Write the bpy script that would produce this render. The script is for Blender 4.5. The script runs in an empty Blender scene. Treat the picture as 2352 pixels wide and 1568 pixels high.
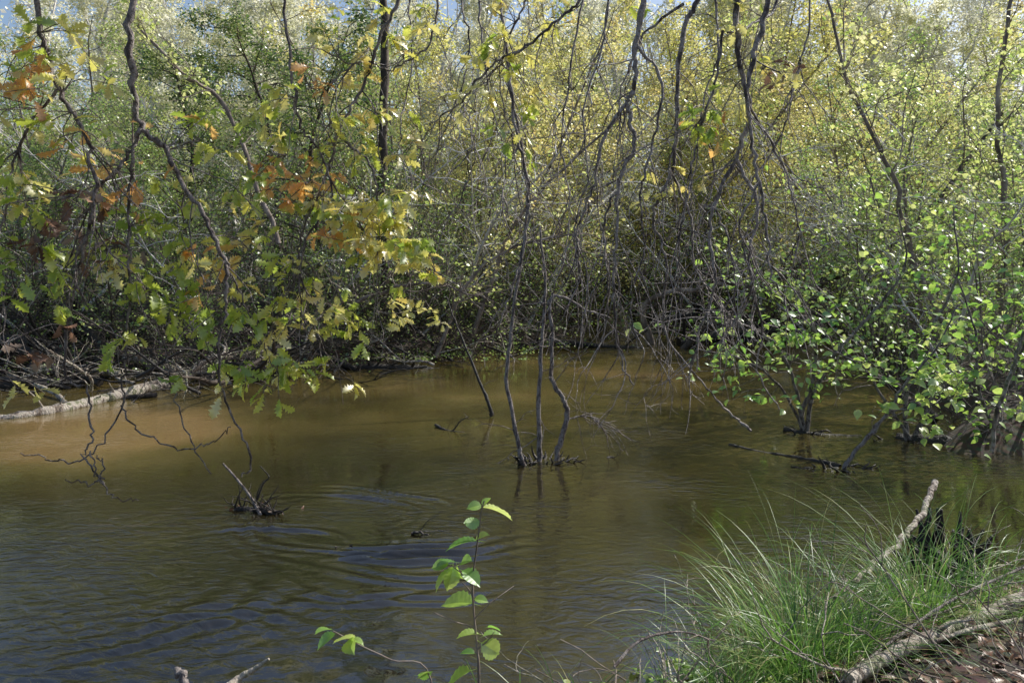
import bpy, math
import numpy as np
from mathutils import Vector
rng=np.random.default_rng(11)
scene=bpy.context.scene
scene.view_settings.view_transform='Standard'
scene.view_settings.look='None'
scene.view_settings.exposure=0
# ---------- placing: image pixel coordinates + chosen depth -> scene position in metres ----------
F=1829.0; EYE=2.0
def S(px,py,d): return np.array([(px-1176)/F*d, d, EYE-(py-600)/F*d])
def SP(l): return np.array([S(*a) for a in l])
# ---------- mesh builder ----------
class MB:
    def __init__(s): s.v=[]; s.n=0; s.g=[]
    def add(s,v,f,m=0):
        s.v.append(np.asarray(v,float)); s.g.append((np.asarray(f)+s.n,m)); s.n+=len(v)
    def mesh(s,name,mats,off=(0,0,0),smooth=True):
        v=np.concatenate(s.v)-np.asarray(off,float)
        me=bpy.data.meshes.new(name)
        me.vertices.add(len(v)); me.vertices.foreach_set('co',v.astype(np.float32).ravel())
        lv=[];tot=[];mi=[]
        for f,m in s.g:
            lv.append(f.ravel()); tot.append(np.full(len(f),f.shape[1])); mi.append(np.full(len(f),m))
        lv=np.concatenate(lv);tot=np.concatenate(tot);mi=np.concatenate(mi)
        st=np.concatenate([[0],np.cumsum(tot)[:-1]])
        me.loops.add(len(lv)); me.loops.foreach_set('vertex_index',lv.astype(np.int32))
        me.polygons.add(len(tot)); me.polygons.foreach_set('loop_start',st.astype(np.int32))
        try: me.polygons.foreach_set('loop_total',tot.astype(np.int32))
        except Exception: pass
        me.polygons.foreach_set('material_index',mi.astype(np.int32))
        for m in mats: me.materials.append(m)
        me.update(calc_edges=True)
        me.polygons.foreach_set('use_smooth',np.full(len(tot),smooth))
        return me
def nz(a): return a/(np.linalg.norm(a,axis=-1,keepdims=True)+1e-9)
def tube(mb,p,r,sides=5,m=0,cap=False,knob=0):
    p=np.asarray(p,float); n=len(p); r=np.broadcast_to(np.asarray(r,float),(n,)).copy()
    t=nz(np.gradient(p,axis=0)); ax=np.argmin(np.abs((p[-1]-p[0])))
    ref=np.zeros(3); ref[ax]=1
    a=nz(np.cross(t,ref)); b=np.cross(t,a)
    th=np.arange(sides)*2*math.pi/sides
    rr=r[:,None]*np.ones(sides)
    if knob: rr=rr*(1+rng.normal(0,knob,(n,sides)))
    v=p[:,None]+rr[...,None]*(np.cos(th)[None,:,None]*a[:,None]+np.sin(th)[None,:,None]*b[:,None])
    i=np.arange(n-1)[:,None]*sides; j=np.arange(sides)[None]; k=(j+1)%sides
    f=np.stack([i+j,i+k,i+sides+k,i+sides+j],-1).reshape(-1,4)
    mb.add(v.reshape(-1,3),f,m)
    if cap:
        for e,c in ((0,p[0]),(n-1,p[-1])):
            ring=v[e]; vv=np.vstack([ring,c+ (t[e]*r[e]*.15*(1 if e else -1))])
            jj=np.arange(sides); mb.add(vv,np.stack([jj,(jj+1)%sides,np.full(sides,sides)],-1),m)
def spl(P,n=6):
    P=np.asarray(P,float); Q=np.vstack([2*P[0]-P[1],P,2*P[-1]-P[-2]]); out=[]
    for i in range(1,len(Q)-2):
        for t in np.arange(n)/n:
            out.append(.5*((2*Q[i])+(-Q[i-1]+Q[i+1])*t+(2*Q[i-1]-5*Q[i]+4*Q[i+1]-Q[i+2])*t*t+(-Q[i-1]+3*Q[i]-3*Q[i+1]+Q[i+2])*t**3))
    out.append(P[-1]); return np.array(out)
def grow(p,d,L,n,w,trop=(0,0,0)):
    p=np.array(p,float); d=nz(np.array(d,float)); pts=[p.copy()]; N=rng.normal(0,w,(n,3)); tr=np.array(trop)
    for i in range(n):
        d=d+N[i]+tr; d=d/(math.sqrt(d@d)+1e-9); p=p+d*(L/n); pts.append(p.copy())
    return np.array(pts)
# ---------- leaf shapes ----------
DIA=(np.array([[0,0,0],[.45,.36,.07],[1,0,-.05],[.45,-.36,.07]]),np.array([[0,1,2,3]]))
def tmpl(st,cup=.25,curl=.25,pleat=0):
    V=[];Fc=[]
    for i,(u,w) in enumerate(st):
        c=-curl*u*u; q=pleat*(i%2)*(1 if 0<i<len(st)-1 else 0)
        V+= [[u,0,c],[u+.04*(w>.1),w,c+cup*w+q],[u+.04*(w>.1),-w,c+cup*w+q]]
    for i in range(len(st)-1):
        a=3*i;b=a+3
        Fc+=[[a,b,b+1,a+1],[a,a+2,b+2,b]]
    return (np.array(V),np.array(Fc))
ALD=tmpl([(0,.01),(.12,.2),(.3,.34),(.55,.38),(.8,.22),(1.08,.01)])
ALD2=tmpl([(-.3,.008),(0,.012),(.05,.18),(.12,.3),(.18,.28),(.27,.4),(.33,.37),(.42,.44),(.5,.4),(.6,.42),(.67,.36),(.76,.34),(.83,.25),(.92,.19),(1.0,.08),(1.1,.01)],.3,.28,.012)
OAK=tmpl([(-.12,.006),(0,.01),(.08,.05),(.17,.13),(.22,.05),(.32,.2),(.4,.08),(.52,.29),(.58,.12),(.7,.3),(.76,.15),(.86,.22),(.92,.1),(1,.02)],.35,.35)
def leaves(mb,pos,size,T,m=0,tilt=.7,droop=.3,dirs=None):
    pos=np.asarray(pos); N=len(pos)
    if N==0: return
    if dirs is None:
        a=rng.uniform(0,2*math.pi,N); d=np.stack([np.cos(a),np.sin(a),-droop+rng.normal(0,.35,N)],-1)
    else: d=np.asarray(dirs)
    d=nz(d); up=np.array([0,0,1.])+rng.normal(0,tilt,(N,3)); up-= (up*d).sum(-1,keepdims=True)*d; up=nz(up); s=np.cross(up,d)
    sz=np.asarray(size)*rng.uniform(.55,1.25,N); V,Fc=T
    v=pos[:,None]+sz[:,None,None]*(V[None,:,0:1]*d[:,None]+V[None,:,1:2]*s[:,None]+V[None,:,2:3]*up[:,None])
    f=(Fc[None]+len(V)*np.arange(N)[:,None,None]).reshape(-1,Fc.shape[1])
    mb.add(v.reshape(-1,3),f,m)
# ---------- materials ----------
def newmat(n):
    m=bpy.data.materials.new(n); m.use_nodes=True; nt=m.node_tree; nt.nodes.clear(); return m,nt,nt.nodes,nt.links
def ramp(N,cols):
    r=N.new('ShaderNodeValToRGB'); e=r.color_ramp.elements
    while len(e)<len(cols): e.new(.5)
    for i,c in enumerate(cols): e[i].position=i/(len(cols)-1); e[i].color=(*c,1)
    return r
def leafmat(n,cols,trans=.6,gloss=.12,clump=.9,rough=.42,gam=.62,dg=.85):
    m,nt,N,L=newmat(n)
    g=N.new('ShaderNodeNewGeometry'); tc=N.new('ShaderNodeTexCoord'); no=N.new('ShaderNodeTexNoise'); no.inputs['Scale'].default_value=clump
    L.new(tc.outputs['Object'],no.inputs['Vector'])
    a=N.new('ShaderNodeMath'); a.operation='MULTIPLY_ADD'; L.new(g.outputs['Random Per Island'],a.inputs[0]); a.inputs[1].default_value=.6; 
    b=N.new('ShaderNodeMath'); b.operation='MULTIPLY_ADD'; L.new(no.outputs['Fac'],b.inputs[0]); b.inputs[1].default_value=1.6; b.inputs[2].default_value=-.5
    L.new(b.outputs[0],a.inputs[2])
    r=ramp(N,cols); L.new(a.outputs[0],r.inputs['Fac'])
    n2=N.new('ShaderNodeTexNoise'); n2.inputs['Scale'].default_value=35; L.new(tc.outputs['Object'],n2.inputs['Vector'])
    mr=N.new('ShaderNodeMapRange'); mr.inputs[1].default_value=.3; mr.inputs[2].default_value=.7; mr.inputs[3].default_value=.7; mr.inputs[4].default_value=1.1; L.new(n2.outputs['Fac'],mr.inputs[0])
    mu=N.new('ShaderNodeMixRGB'); mu.blend_type='MULTIPLY'; mu.inputs[0].default_value=1; L.new(r.outputs[0],mu.inputs[1]); L.new(mr.outputs[0],mu.inputs[2])
    D=N.new('ShaderNodeBsdfDiffuse'); T=N.new('ShaderNodeBsdfTranslucent'); G=N.new('ShaderNodeBsdfGlossy'); G.inputs['Roughness'].default_value=rough
    ga=N.new('ShaderNodeGamma'); ga.inputs[1].default_value=gam; L.new(mu.outputs[0],ga.inputs[0])
    gb=N.new('ShaderNodeGamma'); gb.inputs[1].default_value=dg; L.new(mu.outputs[0],gb.inputs[0])
    L.new(gb.outputs[0],D.inputs[0]); L.new(ga.outputs[0],T.inputs[0])
    x=N.new('ShaderNodeMixShader'); x.inputs[0].default_value=trans; L.new(D.outputs[0],x.inputs[1]); L.new(T.outputs[0],x.inputs[2])
    y=N.new('ShaderNodeMixShader'); y.inputs[0].default_value=gloss; L.new(x.outputs[0],y.inputs[1]); L.new(G.outputs[0],y.inputs[2])
    o=N.new('ShaderNodeOutputMaterial'); L.new(y.outputs[0],o.inputs[0]); return m
def barkmat(n,cols,sc=8,bump=.5,rough=.8):
    m,nt,N,L=newmat(n)
    tc=N.new('ShaderNodeTexCoord'); mp=N.new('ShaderNodeMapping'); mp.inputs['Scale'].default_value=(1,1,.5); L.new(tc.outputs['Object'],mp.inputs[0])
    no=N.new('ShaderNodeTexNoise'); no.inputs['Scale'].default_value=sc; no.inputs['Detail'].default_value=7; no.inputs['Roughness'].default_value=.7; L.new(mp.outputs[0],no.inputs['Vector'])
    r=ramp(N,cols); mr=N.new('ShaderNodeMapRange'); mr.inputs[1].default_value=.32; mr.inputs[2].default_value=.68; L.new(no.outputs['Fac'],mr.inputs[0]); L.new(mr.outputs[0],r.inputs['Fac'])
    n2=N.new('ShaderNodeTexNoise'); n2.inputs['Scale'].default_value=sc*7; n2.inputs['Detail'].default_value=5; L.new(mp.outputs[0],n2.inputs['Vector'])
    b=N.new('ShaderNodeBump'); b.inputs['Strength'].default_value=bump; b.inputs['Distance'].default_value=.03; L.new(n2.outputs['Fac'],b.inputs['Height'])
    P=N.new('ShaderNodeBsdfPrincipled'); P.inputs['Roughness'].default_value=rough; L.new(r.outputs[0],P.inputs['Base Color']); L.new(b.outputs[0],P.inputs['Normal'])
    o=N.new('ShaderNodeOutputMaterial'); L.new(P.outputs[0],o.inputs[0]); return m
BK_FAR=barkmat('bark_grey_brown',[(.06,.045,.035),(.22,.17,.14),(.5,.43,.37)],4)
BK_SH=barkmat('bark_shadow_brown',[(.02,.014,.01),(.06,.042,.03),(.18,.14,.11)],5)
BK_PALE=barkmat('bark_pale',[(.4,.37,.35),(.65,.62,.6),(.78,.76,.74)],3)
BK_DARK=barkmat('bark_dark',[(.03,.022,.02),(.12,.09,.08),(.38,.33,.3),(.1,.08,.07)],22,.8)
BK_TWIG=barkmat('bark_grey_twig',[(.03,.022,.02),(.11,.085,.08),(.48,.42,.39),(.07,.055,.05)],16,.8,.65)
BK_LOG=barkmat('bark_weathered_log',[(.03,.025,.018),(.16,.12,.09),(.48,.42,.35),(.1,.11,.04),(.4,.35,.28)],7,1)
BK_WET=barkmat('bark_wet',[(.008,.006,.005),(.022,.016,.012),(.06,.045,.035)],12,.7,.5)
LF_Y=leafmat('leaf_yellow',[(.3,.42,.05),(.58,.62,.07),(.88,.8,.12),(.96,.88,.28),(.9,.62,.12)],.6,.14)
LF_YG=leafmat('leaf_yellow_green',[(.2,.4,.04),(.45,.64,.07),(.72,.8,.13),(.94,.9,.34)],.6,.14)
LF_G=leafmat('leaf_green',[(.03,.1,.015),(.1,.24,.025),(.28,.47,.045),(.56,.66,.12)],.55,.13)
LF_DG=leafmat('leaf_dark_green',[(.015,.05,.012),(.05,.12,.02),(.15,.27,.03),(.4,.44,.1)],.5,.12,gam=.7,dg=1)  # greens deepened so the shade low on the bank sits in the colour
LF_P=leafmat('leaf_pale',[(.66,.72,.34),(.84,.84,.42),(.94,.91,.58),(.94,.92,.78)],.6,.15)  # extra pale: haze of distance is put into the leaf colour
LF_H=leafmat('leaf_hazel',[(.05,.2,.015),(.14,.38,.02),(.36,.62,.04),(.72,.8,.14)],.6,.13)
LF_OG=leafmat('oak_leaf_green',[(.08,.17,.01),(.22,.37,.015),(.46,.58,.025),(.7,.66,.05)],.62,.1,3)
LF_OY=leafmat('oak_leaf_yellow',[(.5,.55,.03),(.85,.78,.05),(.95,.84,.14),(.9,.62,.06)],.56,.22,3)
LF_OO=leafmat('oak_leaf_orange',[(.4,.12,.02),(.78,.28,.03),(.92,.42,.06),(.92,.66,.12)],.6,.1,3,gam=.6)
LF_BR=leafmat('leaf_brown',[(.05,.025,.015),(.14,.07,.04),(.28,.15,.09),(.4,.3,.22)],.2,.06,3,gam=.9,dg=1)
GR=leafmat('grass_blade',[(.015,.06,.01),(.05,.16,.012),(.13,.32,.025),(.48,.46,.18)],.48,.06,5,gam=.7,dg=1)
# ---------- scene object helpers ----------
COL=scene.collection
def link(o): COL.objects.link(o); return o
def root(name,loc,label,cat,group=None):
    e=bpy.data.objects.new(name,None); e.empty_display_size=.2; e.location=loc; e['label']=label; e['category']=cat
    if group: e['group']=group
    return link(e)
def part(name,me,par,label=None):
    o=bpy.data.objects.new(name,me); o.parent=par
    if label:o['label']=label
    return link(o)
def solo(name,me,loc,label=None,cat=None,group=None,kind=None):
    o=bpy.data.objects.new(name,me); o.location=loc
    if label:o['label']=label
    if cat:o['category']=cat
    if group:o['group']=group
    if kind:o['kind']=kind
    return link(o)
def dup(r,kids,loc,rz,sc,label=None):
    c=r.copy(); c.location=loc; c.rotation_euler=(0,0,rz); c.scale=(sc,sc,sc)
    if label:c['label']=label
    link(c)
    for k in kids:
        q=k.copy(); q.parent=c; link(q)
    return c
# ---------- terrain ----------
def hgt(x,y):
    x=np.asarray(x,float);y=np.asarray(y,float)
    yn=3.0+np.clip(x*.6,-.3,1.7)+.1*np.sin(3.1*x)+.05*np.sin(7*x+1)
    yf=np.interp(x,[-60,-9,-4,-1.5,.3,1.3,2.0,4.2,5.2,9,60],[13.5,14,15,16.5,18.8,20.5,28,28,22.5,22,25])+.4*np.sin(1.3*x)+.25*np.sin(3.3*x)
    xr=4.9+(y-8.5)*.33+.25*np.sin(2*y)
    s=np.maximum(np.maximum(yn-y,y-yf),np.minimum(x-xr,y-8.3))
    n=.05*np.sin(2.3*x+1.1*y)+.04*np.sin(3.7*y-1.9*x)+.02*np.sin(9*x+2)*np.sin(8*y)
    h=np.where(s>0,np.minimum(s*.7,.32),np.maximum(s*.6,-.7))+n*np.clip(s+.5,0.1,1)
    return h+np.clip((y-32)*.13,0,11)
def axis(lo,hi,f0,f1,st):
    a=list(np.arange(f0,f1,st)); s=st
    v=f0
    while v>lo: s*=1.18; v-=s; a.insert(0,v)
    s=st; v=a[-1]
    while v<hi: s*=1.18; v+=s; a.append(v)
    return np.array(a)
def sheet(xs,ys,fz):
    X,Y=np.meshgrid(xs,ys); Z=fz(X,Y); v=np.stack([X,Y,Z],-1).reshape(-1,3); nx=len(xs); ny=len(ys)
    i=(np.arange(ny-1)[:,None]*nx+np.arange(nx-1)[None]).ravel()
    return v,np.stack([i,i+1,i+nx+1,i+nx],-1)
m,nt,N,L=newmat('forest_soil')
tc=N.new('ShaderNodeTexCoord'); n1=N.new('ShaderNodeTexNoise'); n1.inputs['Scale'].default_value=2; n1.inputs['Detail'].default_value=8; L.new(tc.outputs['Object'],n1.inputs['Vector'])
vo=N.new('ShaderNodeTexVoronoi'); vo.inputs['Scale'].default_value=22; L.new(tc.outputs['Object'],vo.inputs['Vector'])
r1=ramp(N,[(.015,.01,.008),(.045,.03,.02),(.08,.06,.03),(.05,.05,.02)]); L.new(n1.outputs['Fac'],r1.inputs['Fac'])
r2=N.new('ShaderNodeMixRGB'); r2.blend_type='MULTIPLY'; r2.inputs[0].default_value=.6; L.new(r1.outputs[0],r2.inputs[1]); L.new(vo.outputs['Color'],r2.inputs[2])
b=N.new('ShaderNodeBump'); b.inputs['Distance'].default_value=.04; L.new(n1.outputs['Fac'],b.inputs['Height'])
P=N.new('ShaderNodeBsdfPrincipled'); P.inputs['Roughness'].default_value=.9; L.new(r2.outputs[0],P.inputs['Base Color']); L.new(b.outputs[0],P.inputs['Normal'])
o=N.new('ShaderNodeOutputMaterial'); L.new(P.outputs[0],o.inputs[0]); SOIL=m
mb=MB(); mb.add(*sheet(axis(-400,400,-8,9,.12),axis(-80,600,0,22,.12),hgt))
solo('ground',mb.mesh('ground',[SOIL]),(0,0,0),kind='structure')
# ---------- water: brown stream, shade painted dark near, sunlit sandy tones painted further out ----------
m,nt,N,L=newmat('river_water')
tc=N.new('ShaderNodeTexCoord')
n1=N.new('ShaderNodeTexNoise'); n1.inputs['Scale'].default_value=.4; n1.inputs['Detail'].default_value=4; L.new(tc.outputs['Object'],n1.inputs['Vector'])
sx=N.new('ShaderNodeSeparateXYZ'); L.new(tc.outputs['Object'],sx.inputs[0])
my=N.new('ShaderNodeMapRange'); my.interpolation_type='SMOOTHSTEP'; my.inputs[1].default_value=4.5; my.inputs[2].default_value=12.5; my.inputs[3].default_value=-.36; my.inputs[4].default_value=.26; L.new(sx.outputs['Y'],my.inputs[0])  # base colour by distance: near shade painted dark, lit mid-river painted lighter
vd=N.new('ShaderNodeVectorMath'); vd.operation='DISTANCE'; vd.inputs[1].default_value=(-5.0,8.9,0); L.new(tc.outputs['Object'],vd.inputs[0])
mv=N.new('ShaderNodeMapRange'); mv.interpolation_type='SMOOTHSTEP'; mv.inputs[1].default_value=.3; mv.inputs[2].default_value=3.2; mv.inputs[3].default_value=.5; mv.inputs[4].default_value=0; L.new(vd.outputs['Value'],mv.inputs[0])  # sunlit tan patch painted into the colour over the sandy shallow
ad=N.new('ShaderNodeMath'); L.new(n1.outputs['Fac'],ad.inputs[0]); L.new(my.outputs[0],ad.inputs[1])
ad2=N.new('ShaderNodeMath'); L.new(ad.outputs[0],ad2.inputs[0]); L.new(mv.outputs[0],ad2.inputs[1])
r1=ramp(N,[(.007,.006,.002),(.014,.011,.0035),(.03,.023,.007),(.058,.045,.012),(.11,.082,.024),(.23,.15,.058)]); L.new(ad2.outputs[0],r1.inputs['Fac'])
mp=N.new('ShaderNodeMapping'); mp.inputs['Scale'].default_value=(1,1.8,1); mp.inputs['Rotation'].default_value=(0,0,.35); L.new(tc.outputs['Object'],mp.inputs[0])
a=N.new('ShaderNodeTexNoise'); a.inputs['Scale'].default_value=6; a.inputs['Detail'].default_value=4; a.inputs['Distortion'].default_value=1.3; L.new(mp.outputs[0],a.inputs['Vector'])
c=N.new('ShaderNodeTexNoise'); c.inputs['Scale'].default_value=.6; c.inputs['Detail'].default_value=2; L.new(tc.outputs['Object'],c.inputs['Vector'])
mrr=N.new('ShaderNodeMapRange'); mrr.inputs[1].default_value=.42; mrr.inputs[2].default_value=.65; mrr.inputs[3].default_value=.12; mrr.inputs[4].default_value=.9; L.new(c.outputs['Fac'],mrr.inputs[0])
mm=N.new('ShaderNodeMath'); mm.operation='MULTIPLY'; L.new(a.outputs['Fac'],mm.inputs[0]); L.new(mrr.outputs[0],mm.inputs[1])
b=N.new('ShaderNodeBump'); b.inputs['Strength'].default_value=.5; b.inputs['Distance'].default_value=.03; L.new(mm.outputs[0],b.inputs['Height'])
P=N.new('ShaderNodeBsdfPrincipled'); P.inputs['Roughness'].default_value=.04; P.inputs['IOR'].default_value=1.9
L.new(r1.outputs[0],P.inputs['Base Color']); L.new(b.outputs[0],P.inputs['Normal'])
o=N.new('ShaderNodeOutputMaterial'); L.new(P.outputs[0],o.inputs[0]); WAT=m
def wz(X,Y):
    Z=.006*np.sin(1.7*X+.9*Y+np.sin(Y*1.3))+.005*np.sin(-1.1*X+2.7*Y+np.sin(X*2))
    wob=.09*np.sin(2.1*X+1.3*Y)+.05*np.sin(4.3*Y-3.1*X)+.02*np.sin(9*X+7*Y)
    for cx,cy,r0,w,a0,a1,A,k in [(-.75,6.35,1.25,.2,-2.9,-.9,.02,34),(-.7,6.5,1.65,.14,-2.7,-1.2,.018,36),(-1.5,6.3,.75,.16,-.2,2.4,.016,32),(-1.5,6.3,1.1,.1,0,2.0,.012,38),(-2.0,5.4,.8,.14,.3,2.2,.014,32),(-1.2,5.7,.45,.1,-2.5,.3,.012,36),
        (-3.0,4.9,1.5,.25,-1.0,.6,.009,32),(-1.9,3.8,1.1,.2,.5,2.2,.009,34),(-1.1,5.2,.7,.14,-2.6,-.6,.012,34),(-.4,5.6,1.3,.14,-2.8,-1.4,.014,36),(-2.2,3.0,1.0,.3,.2,2.4,.007,40),(-.2,6.3,1.9,.16,-3.0,-1.7,.014,32)]:
        dx=X-cx;dy=Y-cy;r=np.hypot(dx,dy*1.5)+wob; an=np.arctan2(dy,dx)
        win=1/(1+np.exp(-(an-a0)*5))/(1+np.exp((an-a1)*5))
        Z=Z+A*np.sin(k*(r-r0))*np.exp(-((r-r0)/w)**2)*win*(.7+.5*np.sin(3*an+cx))
    g=np.exp(-(((X+1.9)/1.3)**2+((Y-3.8)/1.1)**2))
    Z=Z+g*(.0022*np.sin(27*X+19*Y+3*np.sin(3*X)+2*np.sin(5*Y))+.002*np.sin(-19*X+35*Y+2*np.sin(4*Y)+2*np.sin(6*X))+.0013*np.sin(53*X+13*Y+3*np.sin(7*Y)))
    for cx,cy in ((.12,7.8),(.45,7.95),(-2.1,6.3),(3.2,7.7),(3.5,9.3)):
        r=np.hypot(X-cx,Y-cy)+.3*wob; Z=Z+.003*np.sin(38*r)*np.exp(-r*3)
    return Z
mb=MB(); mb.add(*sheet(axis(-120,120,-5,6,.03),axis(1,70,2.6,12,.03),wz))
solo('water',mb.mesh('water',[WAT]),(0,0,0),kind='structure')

# ---------- tree generators ----------
def make_tree(H,R,stems,cr,c0,nl,ns,lp,ls,bark,leaf,T=DIA,lean=.2,spread=.25,elev=(.1,1.1),scat=.11,wan=.1):
    tr=MB(); cr_mb=MB(); LP=[]
    for s in range(stems):
        a=rng.uniform(0,6.28); ld=spread*(0 if stems==1 else 1)
        h=H*(rng.uniform(.75,1) if s else 1)
        p=grow((.25*ld*math.cos(a),.25*ld*math.sin(a),-.4),(ld*math.cos(a)+rng.normal(0,lean),ld*math.sin(a)+rng.normal(0,lean),1),h+.4,14,wan,(0,0,.02))
        rad=R*(1-.9*np.linspace(0,1,15)**.9)*(1 if s==0 else .75); rad[0]*=1.4
        tube(tr,p,rad,7,0,knob=.06)
        for i in range(nl):
            t=c0+(1-c0)*((i+rng.random())/nl); q=t*14; k=min(int(q),13); b0=p[k]+(p[k+1]-p[k])*(q-k)
            az=rng.uniform(0,6.28); el=rng.uniform(*elev); Ln=cr*(1.05-.65*(t-c0)/(1-c0))*rng.uniform(.6,1.15)
            lb=grow(b0,(math.cos(az)*math.cos(el),math.sin(az)*math.cos(el),math.sin(el)),Ln,7,.16,(0,0,-.02))
            tube(tr,lb,np.linspace(max(.011,R*.3*(1-.6*t)),.005,8),4)
            for j in range(ns):
                q=rng.uniform(.2,1)*7; k=min(int(q),6); b1=lb[k]+(lb[k+1]-lb[k])*(q-k)
                dd=nz(lb[k+1]-lb[k])+rng.normal(0,.7,3)
                sb=grow(b1,dd,Ln*rng.uniform(.2,.45)+.15,4,.2,(0,0,-.04)); tube(cr_mb,sb,np.linspace(.007,.003,5),3)
                n=int(lp*rng.choice([0,.4,1,1.9]))
                q=rng.random(n)*4; k=np.minimum(q.astype(int),3); LP.append(sb[k]+(sb[k+1]-sb[k])*(q-k)[:,None]+rng.normal(0,scat,(n,3)))
    LP=np.concatenate(LP); leaves(cr_mb,LP,ls,T,1,.9,.25)
    return tr,cr_mb,[bark],[bark,leaf]
def make_shrub(H,W,stems,ns,lp,ls,bark,leaf,T=DIA,r=.018,arch=-.07,scat=.08,lowbare=.15):
    tr=MB();cm=MB();LP=[]
    for s in range(stems):
        a=rng.uniform(0,6.28); sp=rng.uniform(.1,1)*W/H
        p=grow((rng.normal(0,.15*W/2),rng.normal(0,.12*W/2),-.25),(sp*math.cos(a),sp*math.sin(a),1),H*rng.uniform(.8,1.4),10,.13,(0,0,arch*rng.uniform(0,1.5)))
        tube(tr,p,np.linspace(r*rng.uniform(.5,1.2),.004,11),5)
        for j in range(ns):
            q=rng.uniform(lowbare,1)*10;k=min(int(q),9); b1=p[k]+(p[k+1]-p[k])*(q-k)
            sb=grow(b1,nz(p[k+1]-p[k])+rng.normal(0,.8,3),rng.uniform(.25,.9)*H*.33,5,.22,(0,0,-.03)); tube(cm,sb,np.linspace(.007,.0025,6),3)
            n=int(lp*rng.choice([0,.5,1,1.8])); 
            if n: 
                q=rng.random(n)*5;k=np.minimum(q.astype(int),4); LP.append(sb[k]+(sb[k+1]-sb[k])*(q-k)[:,None]+rng.normal(0,scat,(n,3)))
    LP=np.concatenate(LP); LP[:,2]=np.maximum(LP[:,2],.05); leaves(cm,LP,ls,T,1,.8,.2)
    return tr,cm,[bark],[bark,leaf]
def template(kind,spec,parts,label,cat,group):
    tr,cm,m1,m2=spec
    return dict(kind=kind,me=(tr.mesh(kind+'_'+parts[0],m1),cm.mesh(kind+'_'+parts[1],m2)),parts=parts,label=label,cat=cat,group=group,first=None)
def place(t,x,y,rz=None,sc=1,label=None,z=None):
    rz=rng.uniform(0,6.28) if rz is None else rz
    z=float(hgt(x,y)) if z is None else z
    if t['first'] is None:
        e=root(t['kind'],(x,y,z),t['label'],t['cat'],t['group']); e.rotation_euler=(0,0,rz); e.scale=(sc,)*3
        ks=[part(n,me,e) for n,me in zip(t['parts'],t['me'])]; t['first']=(e,ks)
        if label:e['label']=label
        return e
    e,ks=t['first']; return dup(e,ks,(x,y,z),rz,sc,label or t['label'])
TC=('trunk','crown'); SC=('stem','foliage')
tY1=template('alder_tree',make_tree(9.5,.09,3,2.6,.12,20,9,24,.084,BK_FAR,LF_Y,spread=.35),TC,'slender multi-stemmed tree with yellow autumn leaves on the bank','tree','trees on the far bank')
tY2=template('alder_tree',make_tree(8,.08,4,2.3,.1,17,9,22,.082,BK_FAR,LF_YG,spread=.5),TC,'bushy yellow-green tree leaning over the river bank','tree','trees on the far bank')
tG1=template('willow_tree',make_tree(8.5,.1,3,2.5,.1,18,9,22,.082,BK_FAR,LF_G,spread=.4),TC,'green-leaved tree with several thin stems on the bank','tree','trees on the far bank')
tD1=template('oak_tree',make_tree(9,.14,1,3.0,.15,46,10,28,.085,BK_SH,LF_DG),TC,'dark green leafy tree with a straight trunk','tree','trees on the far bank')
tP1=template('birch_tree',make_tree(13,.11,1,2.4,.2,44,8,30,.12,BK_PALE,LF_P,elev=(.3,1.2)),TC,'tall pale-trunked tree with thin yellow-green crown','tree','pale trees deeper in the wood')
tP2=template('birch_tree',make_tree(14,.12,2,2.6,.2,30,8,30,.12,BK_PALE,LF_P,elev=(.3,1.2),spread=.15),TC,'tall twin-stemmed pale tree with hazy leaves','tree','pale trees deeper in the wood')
tB=template('bare_tree',make_tree(8.5,.055,2,2.2,.2,16,7,4,.075,BK_PALE,LF_YG,lean=.4,spread=.3,wan=.12),TC,'slanting thin grey tree with almost bare branches','tree','bare slender trees in the wood')
s1=template('willow_shrub',make_shrub(3.2,3.2,22,11,13,.06,BK_FAR,LF_G),SC,'tangled green shrub overhanging the water','shrub','shrubs along the river bank')
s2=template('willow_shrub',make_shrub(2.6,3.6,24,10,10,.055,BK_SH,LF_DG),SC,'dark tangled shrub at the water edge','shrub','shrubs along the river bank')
s3=template('hazel_shrub',make_shrub(3.6,3.6,12,8,7,.09,BK_FAR,LF_H,T=ALD,r=.022,scat=.12),SC,'loose broad-leaved bright green shrub on the river bank','shrub','broad-leaved shrubs by the river')
s4=template('bramble_thicket',make_shrub(1.5,3.6,46,10,2,.05,BK_SH,LF_G,arch=-.16,r=.012),SC,'low tangle of bare arching twigs above the water','thicket','twig thickets along the river bank')
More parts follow.
